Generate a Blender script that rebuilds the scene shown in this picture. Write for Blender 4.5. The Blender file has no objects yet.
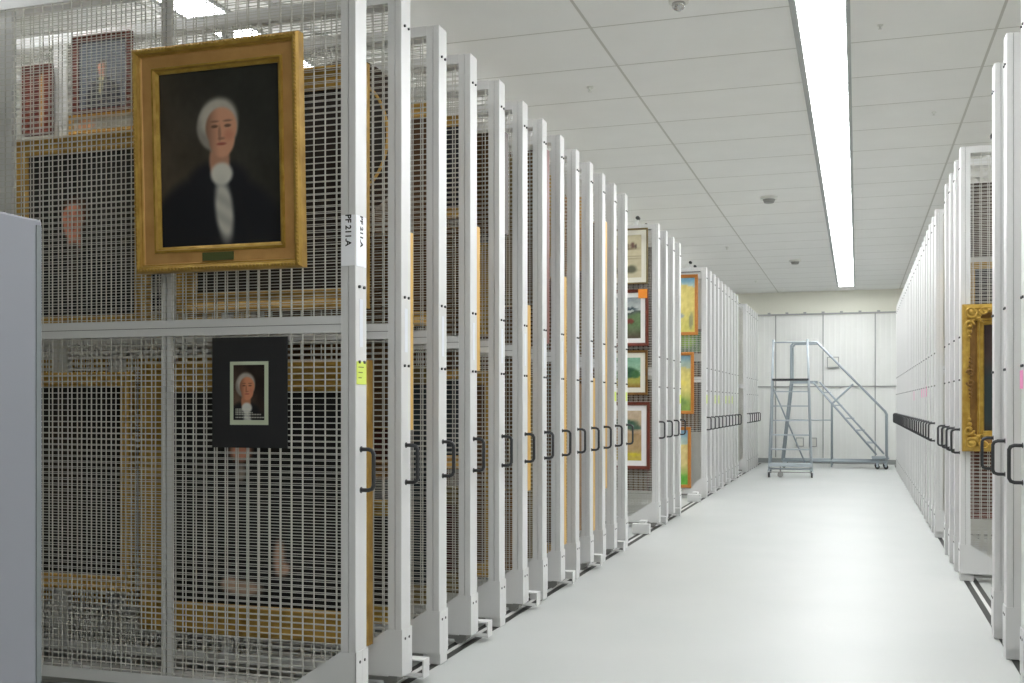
import bpy, bmesh, math, random
from mathutils import Vector, Matrix, noise
random.seed(7)
S = bpy.context.scene
COL = S.collection
PI = math.pi

# ------------------------------------------------------------------ colour / materials
def lin(c):
    return tuple((x/12.92 if x <= .04045 else ((x+.055)/1.055)**2.4) for x in c)
def rgb(r, g, b): return lin((r/255, g/255, b/255))
MATS = {}
def mat(name, col, rough=.5, metal=0, bump=None, vary=None, spec=.5, coat=0):
    if name in MATS: return MATS[name]
    m = bpy.data.materials.new(name); m.use_nodes = True
    nt = m.node_tree; b = nt.nodes['Principled BSDF']
    b.inputs['Base Color'].default_value = (*col, 1)
    b.inputs['Roughness'].default_value = rough
    b.inputs['Metallic'].default_value = metal
    b.inputs['Specular IOR Level'].default_value = spec
    b.inputs['Coat Weight'].default_value = coat
    tc = nt.nodes.new('ShaderNodeTexCoord')
    if bump:
        sc, st, dist = bump
        n = nt.nodes.new('ShaderNodeTexNoise'); n.inputs['Scale'].default_value = sc
        n.inputs['Detail'].default_value = 5
        bp = nt.nodes.new('ShaderNodeBump'); bp.inputs['Strength'].default_value = st
        bp.inputs['Distance'].default_value = dist
        nt.links.new(tc.outputs['Object'], n.inputs['Vector'])
        nt.links.new(n.outputs['Fac'], bp.inputs['Height'])
        nt.links.new(bp.outputs['Normal'], b.inputs['Normal'])
    if vary:
        sc, c2, amt = vary
        n = nt.nodes.new('ShaderNodeTexNoise'); n.inputs['Scale'].default_value = sc
        n.inputs['Detail'].default_value = 6
        r = nt.nodes.new('ShaderNodeValToRGB')
        r.color_ramp.elements[0].position = .5-amt; r.color_ramp.elements[0].color = (*col, 1)
        r.color_ramp.elements[1].position = .5+amt; r.color_ramp.elements[1].color = (*c2, 1)
        nt.links.new(tc.outputs['Object'], n.inputs['Vector'])
        nt.links.new(n.outputs['Fac'], r.inputs['Fac'])
        nt.links.new(r.outputs['Color'], b.inputs['Base Color'])
    MATS[name] = m
    return m
def emis(name, col, strength):
    m = bpy.data.materials.new(name); m.use_nodes = True
    nt = m.node_tree; b = nt.nodes['Principled BSDF']
    b.inputs['Base Color'].default_value = (.9, .9, .9, 1)
    b.inputs['Emission Color'].default_value = (*col, 1)
    b.inputs['Emission Strength'].default_value = strength
    return m

M_rack = mat('powder_coat', rgb(216, 216, 215), .38, bump=(220, .04, .001))
M_wire = mat('wire_coat', rgb(206, 205, 198), .4)
M_dark = mat('dark_plastic', rgb(52, 53, 55), .45)
M_bolt = mat('bolt_steel', rgb(70, 70, 72), .4, .6)
M_groove = mat('groove_grey', rgb(120, 120, 118), .6)  # mid-grey strip in the grooves of the posts and middle rail
M_floor = mat('floor_epoxy', rgb(191, 193, 191), .46, bump=(60, .03, .002), vary=(1.3, rgb(186, 189, 187), .2))
M_ceil = mat('ceiling_tile', rgb(246, 246, 243), .85, vary=(3, rgb(243, 243, 240), .2))
M_grid = mat('ceiling_grid_paint', rgb(206, 205, 198), .6)
M_wall = mat('wall_paint', rgb(226, 223, 206), .65, vary=(1.5, rgb(220, 217, 199), .2))
M_wall2 = mat('upper_wall_paint', rgb(236, 235, 222), .7)
M_rib = mat('ribbed_wall', rgb(240, 241, 238), .5, vary=(2, rgb(236, 237, 233), .2))
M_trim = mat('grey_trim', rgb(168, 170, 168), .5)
M_base = mat('baseboard_grey', rgb(150, 153, 152), .6)
M_track = mat('track_slot', rgb(48, 48, 46), .6)
M_steel = mat('rail_steel', rgb(150, 150, 148), .35, .8)
M_cab = mat('cabinet_paint', rgb(140, 142, 150), .45, bump=(150, .03, .001))
M_ladder = mat('ladder_paint', rgb(162, 172, 178), .4, .3)
M_ladder_l = mat('ladder_step', rgb(182, 190, 196), .4, .3)
M_gold = mat('gilt', rgb(200, 162, 82), .42, .35, bump=(90, .35, .004), vary=(14, rgb(158, 122, 54), .25))
M_gold_b = mat('gilt_bright', rgb(204, 170, 82), .34, .4, bump=(60, .35, .004), vary=(22, rgb(164, 128, 50), .25))
M_gold_d = mat('gilt_dark', rgb(150, 112, 54), .5, .35, bump=(70, .4, .004), vary=(16, rgb(98, 66, 30), .3))
M_gold_p = mat('gilt_panel', rgb(214, 168, 104), .5, .2, bump=(120, .12, .002), vary=(9, rgb(188, 142, 82), .25))
M_gold_y = mat('gilt_yellow', rgb(214, 172, 92), .5, .25, bump=(50, .2, .003))
M_wood_o = mat('orange_wood', rgb(200, 132, 58), .5, bump=(70, .2, .002), vary=(30, rgb(176, 108, 40), .3))
M_wood_r = mat('mahogany', rgb(120, 56, 38), .4, bump=(60, .2, .002), vary=(25, rgb(92, 40, 28), .3))
M_wood_k = mat('dark_walnut', rgb(60, 44, 34), .45, bump=(60, .2, .002))
M_olive = mat('olive_gilt', rgb(120, 104, 66), .45, .3)
M_mat = mat('mat_board', rgb(236, 232, 218), .8)
M_matw = mat('white_mat_board', rgb(240, 238, 236), .8)
M_board = mat('black_board', rgb(30, 30, 33), .6)
M_back = mat('kraft_backing', rgb(120, 92, 62), .8, vary=(8, rgb(92, 68, 44), .3))
M_paper = mat('paper_label', rgb(246, 248, 252), .6)
M_ink = mat('black_ink', rgb(28, 28, 30), .6)
M_yel = mat('yellow_note', rgb(214, 230, 104), .6)
M_org = mat('orange_note', rgb(246, 150, 46), .6)
M_pink = mat('pink_note', rgb(244, 150, 200), .6)
M_plaque = mat('aged_plaque', rgb(96, 104, 62), .4, .4, bump=(150, .5, .002))
M_white = mat('white_plastic', rgb(228, 228, 222), .4)
M_greyp = mat('grey_plastic', rgb(150, 150, 146), .5)
M_chrome = mat('chrome', rgb(190, 190, 190), .15, 1)
M_rubber = mat('rubber', rgb(40, 40, 40), .7)
M_lamp = emis('lamp_diffuser', (.97, .99, 1.0), 20.0)
m = bpy.data.materials.new('painted_surface'); m.use_nodes = True
nt = m.node_tree; at_ = nt.nodes.new('ShaderNodeAttribute'); at_.attribute_name = 'Col'
nt.links.new(at_.outputs['Color'], nt.nodes['Principled BSDF'].inputs['Base Color'])
nt.nodes['Principled BSDF'].inputs['Roughness'].default_value = .45
nt.nodes['Principled BSDF'].inputs['Specular IOR Level'].default_value = .3
M_art = m

# ------------------------------------------------------------------ mesh helpers
class B:
    def __init__(self): self.bm = bmesh.new()
    def box(self, x0, x1, y0, y1, z0, z1, mi=0):
        r = bmesh.ops.create_cube(self.bm, size=1)
        for v in r['verts']:
            v.co = Vector((x0+(v.co.x+.5)*(x1-x0), y0+(v.co.y+.5)*(y1-y0), z0+(v.co.z+.5)*(z1-z0)))
        fs = {f for v in r['verts'] for f in v.link_faces}
        for f in fs: f.material_index = mi
        return self
    def prism(self, pts, y0, y1, axis='y', mi=0):
        """pts = outline (a,b); extruded between y0 and y1 along axis"""
        def P(a, b, t): return {'y': (a, t, b), 'x': (t, a, b), 'z': (a, b, t)}[axis]
        lo = [self.bm.verts.new(P(a, b, y0)) for a, b in pts]
        hi = [self.bm.verts.new(P(a, b, y1)) for a, b in pts]
        fs = [self.bm.faces.new(lo), self.bm.faces.new(hi[::-1])]
        n = len(pts)
        for i in range(n):
            fs.append(self.bm.faces.new((lo[i], lo[(i+1) % n], hi[(i+1) % n], hi[i])))
        for f in fs: f.material_index = mi
        return self
    def cyl(self, p, q, r, n=12, r2=None, mi=0):
        p = Vector(p); q = Vector(q); d = q-p
        mt = Matrix.Translation((p+q)/2) @ d.to_track_quat('Z', 'Y').to_matrix().to_4x4()
        g = bmesh.ops.create_cone(self.bm, cap_ends=True, segments=n, radius1=r, radius2=r if r2 is None else r2, depth=d.length, matrix=mt)
        for f in {f for v in g['verts'] for f in v.link_faces}:
            f.material_index = mi; f.smooth = len(f.verts) == 4
        return self
    def tube(self, pts, r, n=8, mi=0):
        pts = [Vector(p) for p in pts]; rings = []
        t0 = (pts[1]-pts[0]).normalized()
        up = Vector((0, 0, 1)) if abs(t0.z) < .9 else Vector((1, 0, 0))
        a = t0.cross(up).normalized()
        for i, p in enumerate(pts):
            if i == 0: t = pts[1]-p
            elif i == len(pts)-1: t = p-pts[i-1]
            else: t = (pts[i+1]-p).normalized()+(p-pts[i-1]).normalized()
            t = t.normalized() if t.length > 1e-9 else t0
            a = (a-t*a.dot(t)).normalized(); b = t.cross(a)
            rr = r[i] if isinstance(r, (list, tuple)) else r
            rings.append([self.bm.verts.new(p+(a*math.cos(k*2*PI/n)+b*math.sin(k*2*PI/n))*rr) for k in range(n)])
        for i in range(len(rings)-1):
            for k in range(n):
                f = self.bm.faces.new((rings[i][k], rings[i][(k+1) % n], rings[i+1][(k+1) % n], rings[i+1][k]))
                f.smooth = True; f.material_index = mi
        self.bm.faces.new(rings[0][::-1]).material_index = mi; self.bm.faces.new(rings[-1]).material_index = mi
        return self
    def sphere(self, c, r, sz=(1, 1, 1), mi=0, u=12, v=8):
        g = bmesh.ops.create_uvsphere(self.bm, u_segments=u, v_segments=v, radius=r)
        for vv in g['verts']:
            vv.co = Vector((vv.co.x*sz[0]+c[0], vv.co.y*sz[1]+c[1], vv.co.z*sz[2]+c[2]))
        for f in {f for v_ in g['verts'] for f in v_.link_faces}: f.smooth = True; f.material_index = mi
        return self
    def mirror(self, s):
        if s < 0:
            for v in self.bm.verts: v.co.x = -v.co.x
        return self
    def mesh(self, name, *mats):
        bmesh.ops.recalc_face_normals(self.bm, faces=self.bm.faces)
        me = bpy.data.meshes.new(name); self.bm.to_mesh(me); self.bm.free()
        for mm in mats: me.materials.append(mm)
        return me
    def obj(self, name, *mats, parent=None, bevel=0):
        return link(name, self.mesh(name, *mats), parent, bevel)
def link(name, me, parent=None, bevel=0):
    o = bpy.data.objects.new(name, me); COL.objects.link(o)
    if parent: o.parent = parent
    if bevel:
        md = o.modifiers.new('bevel', 'BEVEL'); md.width = bevel; md.segments = 2; md.limit_method = 'ANGLE'
    return o
def tag(o, label, cat, group=None):
    o['label'] = label; o['category'] = cat
    if group: o['group'] = group
    return o
def empty(name, loc, label, cat, group=None, rz=0):
    o = bpy.data.objects.new(name, None); COL.objects.link(o)
    o.empty_display_size = .1; o.location = loc; o.rotation_euler = (0, 0, rz)
    return tag(o, label, cat, group)
def struct(o): o['kind'] = 'structure'; return o
def text_mesh(body, size):
    cu = bpy.data.curves.new('lettering', 'FONT'); cu.body = body; cu.size = size
    cu.align_x = 'CENTER'; cu.align_y = 'CENTER'; cu.extrude = .0004; cu.resolution_u = 3; cu.offset = .0009
    to = bpy.data.objects.new('tmp_text', cu); COL.objects.link(to)
    bpy.context.view_layer.update()
    me = bpy.data.meshes.new_from_object(to.evaluated_get(bpy.context.evaluated_depsgraph_get()))
    bpy.data.objects.remove(to); bpy.data.curves.remove(cu)
    me.materials.clear(); me.materials.append(M_ink)
    return me

# ------------------------------------------------------------------ camera (level, shifted lens)
F = 1077.0
cam = bpy.data.cameras.new('camera'); co = bpy.data.objects.new('camera', cam); COL.objects.link(co)
cam.sensor_fit = 'HORIZONTAL'; cam.sensor_width = 36; cam.lens = F*36/1024
cam.shift_y = (403.5-341.5)/1024; cam.clip_start = .05; cam.clip_end = 100
co.location = (0, 0, 1.3); co.rotation_euler = (PI/2, 0, math.atan(345/F))
S.camera = co

# ------------------------------------------------------------------ room shell
XL, XR = -1.97, .72           # planes of the rack ends on both sides of the aisle
RX0, RX1, RY0, RY1, RZ = -6.6, 5.2, -3.2, 24.3, 3.7375
struct(B().box(RX0-.2, RX1+.2, RY0-.2, RY1+.2, -.15, 0).obj('floor', M_floor))
cb = B(); cb.box(RX0-.2, RX1+.2, RY0-.2, RY1+.2, RZ, RZ+.15)
for x in (-4.152, -1.645, .862, 3.369): cb.box(x-.009, x+.009, RY0, RY1, RZ-.0015, RZ+.01, 1)
k = -12
while True:
    y = 6.81+.823*k; k += 1
    if y > RY1-.1: break
    if y < RY0: continue
    for a, b in ((RX0, -4.05), (-3.70, -.394), (-.04, RX1)): cb.box(a, b, y-.006, y+.006, RZ-.001, RZ+.01, 1)
struct(cb.obj('ceiling', M_ceil, M_grid))
struct(B().box(RX0-.2, RX0, RY0, RY1, 0, RZ).obj('wall_left', M_wall))
struct(B().box(RX1, RX1+.2, RY0, RY1, 0, RZ).obj('wall_right', M_wall))
struct(B().box(RX0, RX1, RY0-.2, RY0, 0, RZ).obj('wall_rear', M_wall))
wb = B()
wb.box(RX0, RX1, RY1, RY1+.2, 0, RZ, 1)
wb.box(RX0, RX1, RY1-.002, RY1+.01, 0, 3.22, 0)
x = RX0                                    # trapezoid ribs of the wall sheeting
while x < RX1-.1:
    wb.prism([(x, RY1+.01), (x+.02, RY1-.005), (x+.055, RY1-.005), (x+.075, RY1+.01)], .0, 3.22, 'z', 0)
    x += .115
struct(wb.obj('wall_back', M_rib, M_wall2))
tb = B()
tb.box(RX0, RX1, RY1-.035, RY1-.018, 3.225, 3.26); tb.box(RX0, RX1, RY1-.03, RY1-.018, 1.655, 1.68)
for x in (-2.7, -1.7, -.70, .37, 1.4): tb.box(x-.012, x+.012, RY1-.03, RY1-.018, .12, 3.225)
for i in range(24):
    x = -2.6+i*.38
    if x < 2.5: tb.box(x-.03, x+.03, RY1-.05, RY1-.018, 3.255, 3.29)
struct(tb.obj('trim_1', M_trim))
struct(B().box(RX0, RX1, RY1-.03, RY1, 0, .1).obj('baseboard_back', M_base))
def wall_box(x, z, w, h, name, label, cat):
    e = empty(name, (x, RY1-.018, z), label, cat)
    B().box(-w/2, w/2, -.05, 0, -h/2, h/2).obj('housing', M_trim, parent=e, bevel=.006)  # grey rim around the white cover paints the box's outline shadow
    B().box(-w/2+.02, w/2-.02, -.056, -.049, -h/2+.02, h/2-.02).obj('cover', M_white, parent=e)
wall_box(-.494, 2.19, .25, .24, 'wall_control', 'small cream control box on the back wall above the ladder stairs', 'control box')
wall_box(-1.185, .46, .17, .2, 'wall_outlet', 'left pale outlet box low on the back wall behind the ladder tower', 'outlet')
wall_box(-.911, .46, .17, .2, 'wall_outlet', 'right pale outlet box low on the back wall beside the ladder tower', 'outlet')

# ceiling lights
def strip(x0, x1, ys, where, grp, glow=1):
    w = x1-x0; L = 1.646
    lens = [B().box(.043, w-.03, .012, L-.012, -.014, .02).mesh('diffuser', M_lamp),
            B().box(0, .043, 0, L, -.012, .02).box(w-.03, w, 0, L, -.012, .02).box(.043, w-.03, -.011, .011, -.016, .02).mesh('trim_frame', M_trim)]
    for i, (y, lab) in enumerate(ys):
        e = empty('ceiling_light', (x0, y, RZ), lab, 'ceiling light', grp)
        link('diffuser', lens[0], e); link('trim_frame', lens[1], e)
ords = ['first', 'second', 'third', 'fourth', 'fifth', 'sixth', 'seventh', 'eighth', 'ninth', 'tenth', 'eleventh', 'twelfth', 'thirteenth',
        'fourteenth', 'fifteenth', 'sixteenth', 'seventeenth', 'eighteenth', 'nineteenth', 'twentieth', 'twenty-first', 'twenty-second',
        'twenty-third', 'twenty-fourth', 'twenty-fifth', 'twenty-sixth']
ys = []
for k in range(-4, 10):  # nearest panel is out of view, added to brighten the rack fronts
    y = 6.88+1.646*k
    n = 9-k
    ys.append((y, 'lit panel of the aisle ceiling light, %s from the back wall' % ords[n]))
strip(-.394, -.04, ys, 'aisle', 'panels of the aisle ceiling light')
ys = [(6.88+1.646*k, 'lit panel of the ceiling light over the left racks, %s from the back wall' % ords[9-k]) for k in range(-2, 10)]
strip(-4.05, -3.70, ys, 'left', 'panels of the ceiling light above the left racks')
ys = [(6.88+1.646*k, 'unseen fill light panel added over the right racks, %s from the back wall' % ords[9-k]) for k in range(-2, 10)]
strip(3.2, 3.55, ys, 'right', 'unseen fill light panels added above the right racks')  # unseen strip, added as fill light for the right side

# ceiling devices
def sprinkler(x, y, lab, s=.7):
    e = empty('sprinkler', (x, y, RZ), lab, 'sprinkler', 'ceiling sprinklers')
    B().cyl((0, 0, 0), (0, 0, -.012*s), .04*s, 16).obj('escutcheon', M_white, parent=e)
    B().cyl((0, 0, -.01*s), (0, 0, -.05*s), .012*s, 8).cyl((0, 0, -.05*s), (0, 0, -.055*s), .024*s, 12)\
        .obj('deflector', M_white, parent=e)
sprinkler(-1.958, 8.082, 'small ceiling sprinkler above the left racks')
sprinkler(-1.928, 16.996, 'tiny ceiling sprinkler above the far left rack run, before the one by the back wall')
sprinkler(-1.914, 21.89, 'farthest ceiling sprinkler near the back wall')
sprinkler(.141, 7.328, 'ceiling sprinkler just right of the long light', .5)
sprinkler(.613, 9.653, 'second ceiling sprinkler right of the long light', .5)
e = empty('ceiling_sensor', (-1.026, 6.5, RZ), 'clear domed sensor at the top edge of the ceiling', 'sensor')
B().cyl((0, 0, 0), (0, 0, -.02), .06, 20).obj('mounting_plate', M_white, parent=e)
B().sphere((0, 0, -.03), .042, (1, 1, .9)).obj('dome', M_chrome, parent=e)
for x, y, lab in ((-.989, 13.03, 'round smoke detector on the ceiling left of the light, nearest one'), (-1.003, 18.9, 'round smoke detector on the ceiling, the farther one')):
    e = empty('smoke_detector', (x, y, RZ), lab, 'smoke detector', 'smoke detectors')
    B().cyl((0, 0, 0), (0, 0, -.03), .1, 24).obj('base_ring', M_white, parent=e)
    B().cyl((0, 0, -.03), (0, 0, -.07), .075, 24, .055).obj('sensor_head', M_greyp, parent=e)

# floor tracks: a dark slot pair with a steel rail between
def track(x0, x1, name, lab):
    e = empty(name, ((x0+x1)/2, 0, 0), lab, 'floor track')
    w = (x1-x0)/2
    B().box(-w, w, RY0+.3, RY1-.3, 0, .002).obj('slot', M_track, parent=e)
    B().box(-w*.24, w*.24, RY0+.3, RY1-.3, .002, .006).obj('rail', M_rack, parent=e)
track(-2.085, -1.982, 'floor_track', 'dark floor track with steel rail under the left rack ends')
track(.745, .84, 'floor_track', 'dark floor track with steel rail under the right rack ends')
track(-5.2, -5.1, 'floor_track', 'dark floor track under the far ends of the left racks')
track(4.0, 4.1, 'floor_track', 'dark floor track under the far ends of the right racks')
# overhead guide rails
for x, lab in ((-2.75, 'overhead guide rail above the left rack ends'), (1.5, 'overhead guide rail above the right rack ends')):
    e = empty('guide_rail', (x, 0, 0), lab, 'guide rail')
    g = B().box(-.02, .02, 3.6, RY1-.02, 3.27, 3.3); g.obj('channel', M_rack, parent=e)
    for y_ in (6.0, 12.6, RY1-.1): B().cyl((0, y_, 3.3), (0, y_, RZ), .006, 8).obj('hanger_rod', M_rack, parent=e)

# ------------------------------------------------------------------ sliding racks
T = .105; TOP = 3.175; LEN = 3.5
def wire_mesh(x0, x1, y):
    b = B(); hw, hh = .0020, .0016
    for z0, z1 in ((.105, 1.597), (1.662, TOP-.05)):
        n = int((x1-x0)/.0532)
        for i in range(n+1):
            x = x0+.02+i*.0532
            if x < x1: b.box(x-hw, x+hw, y-hw, y+hw, z0, z1)
        n = int((z1-z0)/.0262)
        for i in range(n+1):
            z = z0+.012+i*.0262
            if z < z1: b.box(x0, x1, y-.0036, y-.0008, z-hh, z+hh)
    return b
def rack_meshes(s, st2, foot):
    P = []
    def add(name, b, mats, bevel=0, label=None):
        P.append((name, b.mirror(s).mesh(name, *mats), bevel, label))
    add('end_post', B().box(0, .0325, 0, T, .066, TOP), [M_rack], .003)
    add('inner_post', B().box(.0345, .068, .002, T-.002, .066, TOP-.001).box(.0325, .0345, .006, T-.006, .066, TOP-.002, 1), [M_rack, M_groove])
    add('rear_post', B().box(LEN-.05, LEN, 0, T, .066, TOP), [M_rack])
    add('top_rail', B().box(.068, LEN-.05, 0, T, TOP-.05, TOP), [M_rack])
    add('middle_rail', B().box(.068, LEN-.05, 0, T, 1.595, 1.628).box(.068, LEN-.05, .002, T-.002, 1.628, 1.631, 1).box(.068, LEN-.05, 0, T, 1.631, 1.664), [M_rack, M_groove])
    add('bottom_rail', B().box(.068, LEN-.05, 0, T, .055, .105), [M_rack])
    for a, b_ in ((.895, .946), st2, (2.68, 2.74)):
        w = (b_-a)*.42
        if b_-a > .07: bb = B().box(a, b_, .008, .04, .105, TOP-.05)
        else: bb = B().box(a, a+w, .008, .03, .105, TOP-.05).box(b_-w, b_, .008, .03, .105, TOP-.05)
        add('stile', bb, [M_rack])
    add('wire_mesh', wire_mesh(.068, LEN-.05, .004), [M_wire], 0, 'wire mesh on the near face')
    add('wire_mesh', wire_mesh(.068, LEN-.05, T-.001), [M_wire], 0, 'wire mesh on the far face')
    g = B(); pts = [(-.004, .06), (-.004, .27), (.068, .27), (.385, .06)]
    g.prism(pts, -.005, -.001); g.prism(pts, T+.001, T+.005)
    g.box(-.005, -.001, -.005, T*.5-.001, .06, .272); g.box(-.005, -.001, T*.5, T+.005, .06, .272)
    add('base_cover', g, [M_rack])
    c = B().box(.03, LEN-.03, .02, T-.02, .03, .055)
    for u in (.075, 1.3, 3.18):
        c.cyl((u, .028, .03), (u, .038, .03), .028, 14); c.cyl((u, T-.038, .03), (u, T-.028, .03), .028, 14)
    add('wheel_carriage', c, [M_greyp])
    if foot: add('foot', B().box(-.002, .09, .012, T+.001, .004, .066), [M_rack], .002)
    else:
        q = T+.012
        add('bumper', B().box(-.06, .04, q, q+.07, .105, .112).box(-.06, -.053, q, q+.07, .033, .105).box(-.06, .04, q, q+.07, .026, .033).box(.032, .04, T, q+.07, .033, .105), [M_rack])
    hb = B(); v = .05; zt, zb, r = 1.109, .939, .0088
    pts = [(0, v, zt), (-.035, v, zt), (-.051, v, zt-.006), (-.058, v, zt-.02), (-.058, v, zb+.02), (-.051, v, zb+.006), (-.035, v, zb), (0, v, zb)]
    hb.tube(pts, r, 10); hb.cyl((-.003, v, zt), (0, v, zt), .013, 12); hb.cyl((-.003, v, zb), (0, v, zb), .013, 12)
    add('handle', hb, [M_dark])
    rb = B().prism([(.235, TOP), (.265, TOP), (.235, TOP+.07), (.215, TOP+.07)], .04, .065)
    rb.cyl((.225, .02, TOP+.075), (.225, .085, TOP+.075), .02, 12, mi=1)
    add('guide_roller', rb, [M_rack, M_dark])
    for z in (3.025, 1.785, 1.4725, .227):
        for dv in (.030, .075):
            add('bolt', B().cyl((-.0075, dv, z), (.0, dv, z), .0065, 8), [M_bolt])
    return P
SETS = {}
def rack(s, y, foot, label, group, st2=(1.84, 1.93), notes=()):
    key = (s, st2, foot)
    if key not in SETS: SETS[key] = rack_meshes(s, st2, foot)
    e = empty('painting_rack', (XL if s < 0 else XR, y, 0), label, 'storage rack', group)
    for name, me, bv, lab in SETS[key]:
        o = link(name, me, e, bv)
        if lab: o['label'] = lab
    return e

notes = []
LY = [4.035, 4.505, 4.966, 5.42, 5.91, 6.367, 6.807, 7.255, 7.69, 8.13, 8.561, 8.995, 9.461]
left_desc = ['nearest left rack of wire mesh, labelled PF 211.A, large gilt portrait on its face']
for i in range(1, 13):
    left_desc.append('grey wire mesh sliding rack, %s from the front in the near left run' % ords[i])
racks_left = []
for i, y in enumerate(LY):
    racks_left.append(rack(-1, y, i % 2 == 0, left_desc[i], 'sliding racks of the near left run', (1.76, 1.87) if i == 0 else (1.84, 1.93)))
G2 = [11.148, 11.63, 12.09, 12.55]
for i, y in enumerate(G2):
    rack(-1, y, i % 2 == 1, ['left rack with four framed prints showing beyond the first gap', 'rack directly behind the left rack of framed prints', 'third of four racks in the second left run', 'last of the four racks in the second left run, before the oil landscapes'][i], 'sliding racks of the second left run')
G3 = [14.9+.45*i for i in range(10)]
for i, y in enumerate(G3):
    rack(-1, y, i % 2 == 0, 'left rack carrying yellow landscape paintings beyond the second gap' if i == 0 else 'pale sliding rack, %s in the third left run of ten' % ords[i], 'sliding racks of the third left run')
G4 = [20.6+.45*i for i in range(6)]
for i, y in enumerate(G4):
    rack(-1, y, True, 'pale sliding rack near the ladder, %s in the last left run of six' % ords[i], 'sliding racks of the last left run')
RYs = [5.335, 5.95, 6.45]
for i, y in enumerate(RYs):
    rack(1, y, True, ['right rack cut off by the right edge of the photo', 'second right rack from the camera, tall white end by the gilt frame', 'third right rack from the camera, its handle overlapping the ornate gilt frame'][i], 'near right sliding racks')
R2 = [8.492, 8.95, 9.42, 9.88]
for i, y in enumerate(R2):
    rack(1, y, True, ['right rack on which the ornate gilt frame hangs', 'rack right behind the one with the ornate gilt frame', 'third of four racks in the middle right run', 'last of four racks in the middle right run'][i], 'middle right sliding racks')
R3 = [11.15+.4446*i for i in range(25)]
for i, y in enumerate(R3):
    rack(1, y, True, 'white end of the %s rack in the long closed right run' % ords[i], 'long closed right run of racks')

# labels of the first rack
def card(parent, x, y, z, w, h, face, txt=None, size=.03, m=M_paper, name='label_card', lab=None):
    """card on face 'f' (towards the camera) or 'e' (rack end, towards the aisle)"""
    if face == 'f': b = B().box(x-w/2, x+w/2, y-.0012, y, z-h/2, z+h/2)
    else: b = B().box(x, x+.0012, y-w/2, y+w/2, z-h/2, z+h/2)
    c = b.obj(name, m, parent=parent)
    if lab: c['label'] = lab
    if txt:
        t = link('lettering', text_mesh(txt, size), c)
        if face == 'f': t.matrix_local = Matrix.Translation((x, y-.0014, z+h*.2)) @ Matrix.Rotation(PI/2, 4, 'Y') @ Matrix.Rotation(PI/2, 4, 'X')
        else: t.matrix_local = Matrix.Translation((x+.0014, y, z+h*.2)) @ Matrix.Rotation(PI/2, 4, 'Z') @ Matrix.Rotation(PI/2, 4, 'Y') @ Matrix.Rotation(PI/2, 4, 'X')
    return c
r1 = racks_left[0]
card(r1, -.034, .0, 1.975, .062, .21, 'f', 'PF 211.A', .036, lab='white label lettered PF 211.A')
card(r1, .0, .052, 1.975, .095, .21, 'e', 'PF 211.A', .036, lab='white end label lettered PF 211.A')
M_strip = mat('clear_label_strip', rgb(226, 229, 236), .3)
for i, e in enumerate(racks_left):
    card(e, 0, .052, 1.635, .03, .2, 'e', m=M_strip, name='label_strip')
def note(x, y, z, w, h, face, m, lab):
    if face == 'e': b = B().box(-.0006, .0006, -w/2, w/2, -h/2, h/2)
    else: b = B().box(-w/2, w/2, -.0006, .0006, -h/2, h/2)
    o = b.obj('sticky_note', m); o.location = (x, y, z); tag(o, lab, 'sticky note'); return o
n0 = note(XL+.0016, 4.087, 1.427, .092, .095, 'e', M_yel, 'yellow sticky note on the end of the nearest left rack')
for k in range(3):
    B().box(.0006, .0009, -.03, .02-.01*k, .022-.022*k, .026-.022*k).obj('handwriting', mat('pencil', rgb(120, 130, 60), .7), parent=n0)
note(XL+.0016, 8.995+.05, 1.36, .06, .08, 'e', M_yel, 'yellow sticky note on the twelfth left rack end')
note(XL+.0016, 9.461+.05, 1.36, .06, .08, 'e', M_yel, 'yellow sticky note on the last rack end of the near left run')
note(XL+.0016, 12.55+.05, 1.35, .09, .1, 'e', M_yel, 'yellow sticky note on the rack end before the oil landscapes')
for i in (0, 2, 3, 5, 6, 7):
    note(XL+.0016, G3[i]+.05, 1.36, .09, .12, 'e', M_yel, 'small yellow sticky note on the %s rack end of the third left run' % ords[i])
note(XR-.0016, 5.42, 1.41, .09, .085, 'e', M_pink, 'pink sticky note on the right rack cut off by the photo edge')
note(XR-.0016, R3[3]+.05, 1.43, .1, .11, 'e', M_pink, 'pink sticky note on the fourth rack end of the long right run')
for q in (4, 5): note(XR-.0016, R3[q]+.05, 1.42, .1, .1, 'e', M_pink, 'pink sticky note on the %s rack end of the long right run' % ords[q])
note(XR-.0016, R3[9]+.05, 1.40, .09, .12, 'e', M_pink, 'pale pink sticky note farther along the long right run')

# stop blocks standing on the track in the gaps
for y, lab in ((10.6, 'white stop block on the floor track before the framed prints'), (14.25, 'white stop block on the floor track before the oil landscapes')):
    e = empty('stop_block', (-2.03, y, .006), lab, 'stop block')
    B().box(-.1, .075, -.04, .03, 0, .10).obj('body', M_rack, parent=e, bevel=.004)
    B().box(-.04, .03, .0, .12, .10, .125).obj('top_clip', M_rack, parent=e, bevel=.003)

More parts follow.
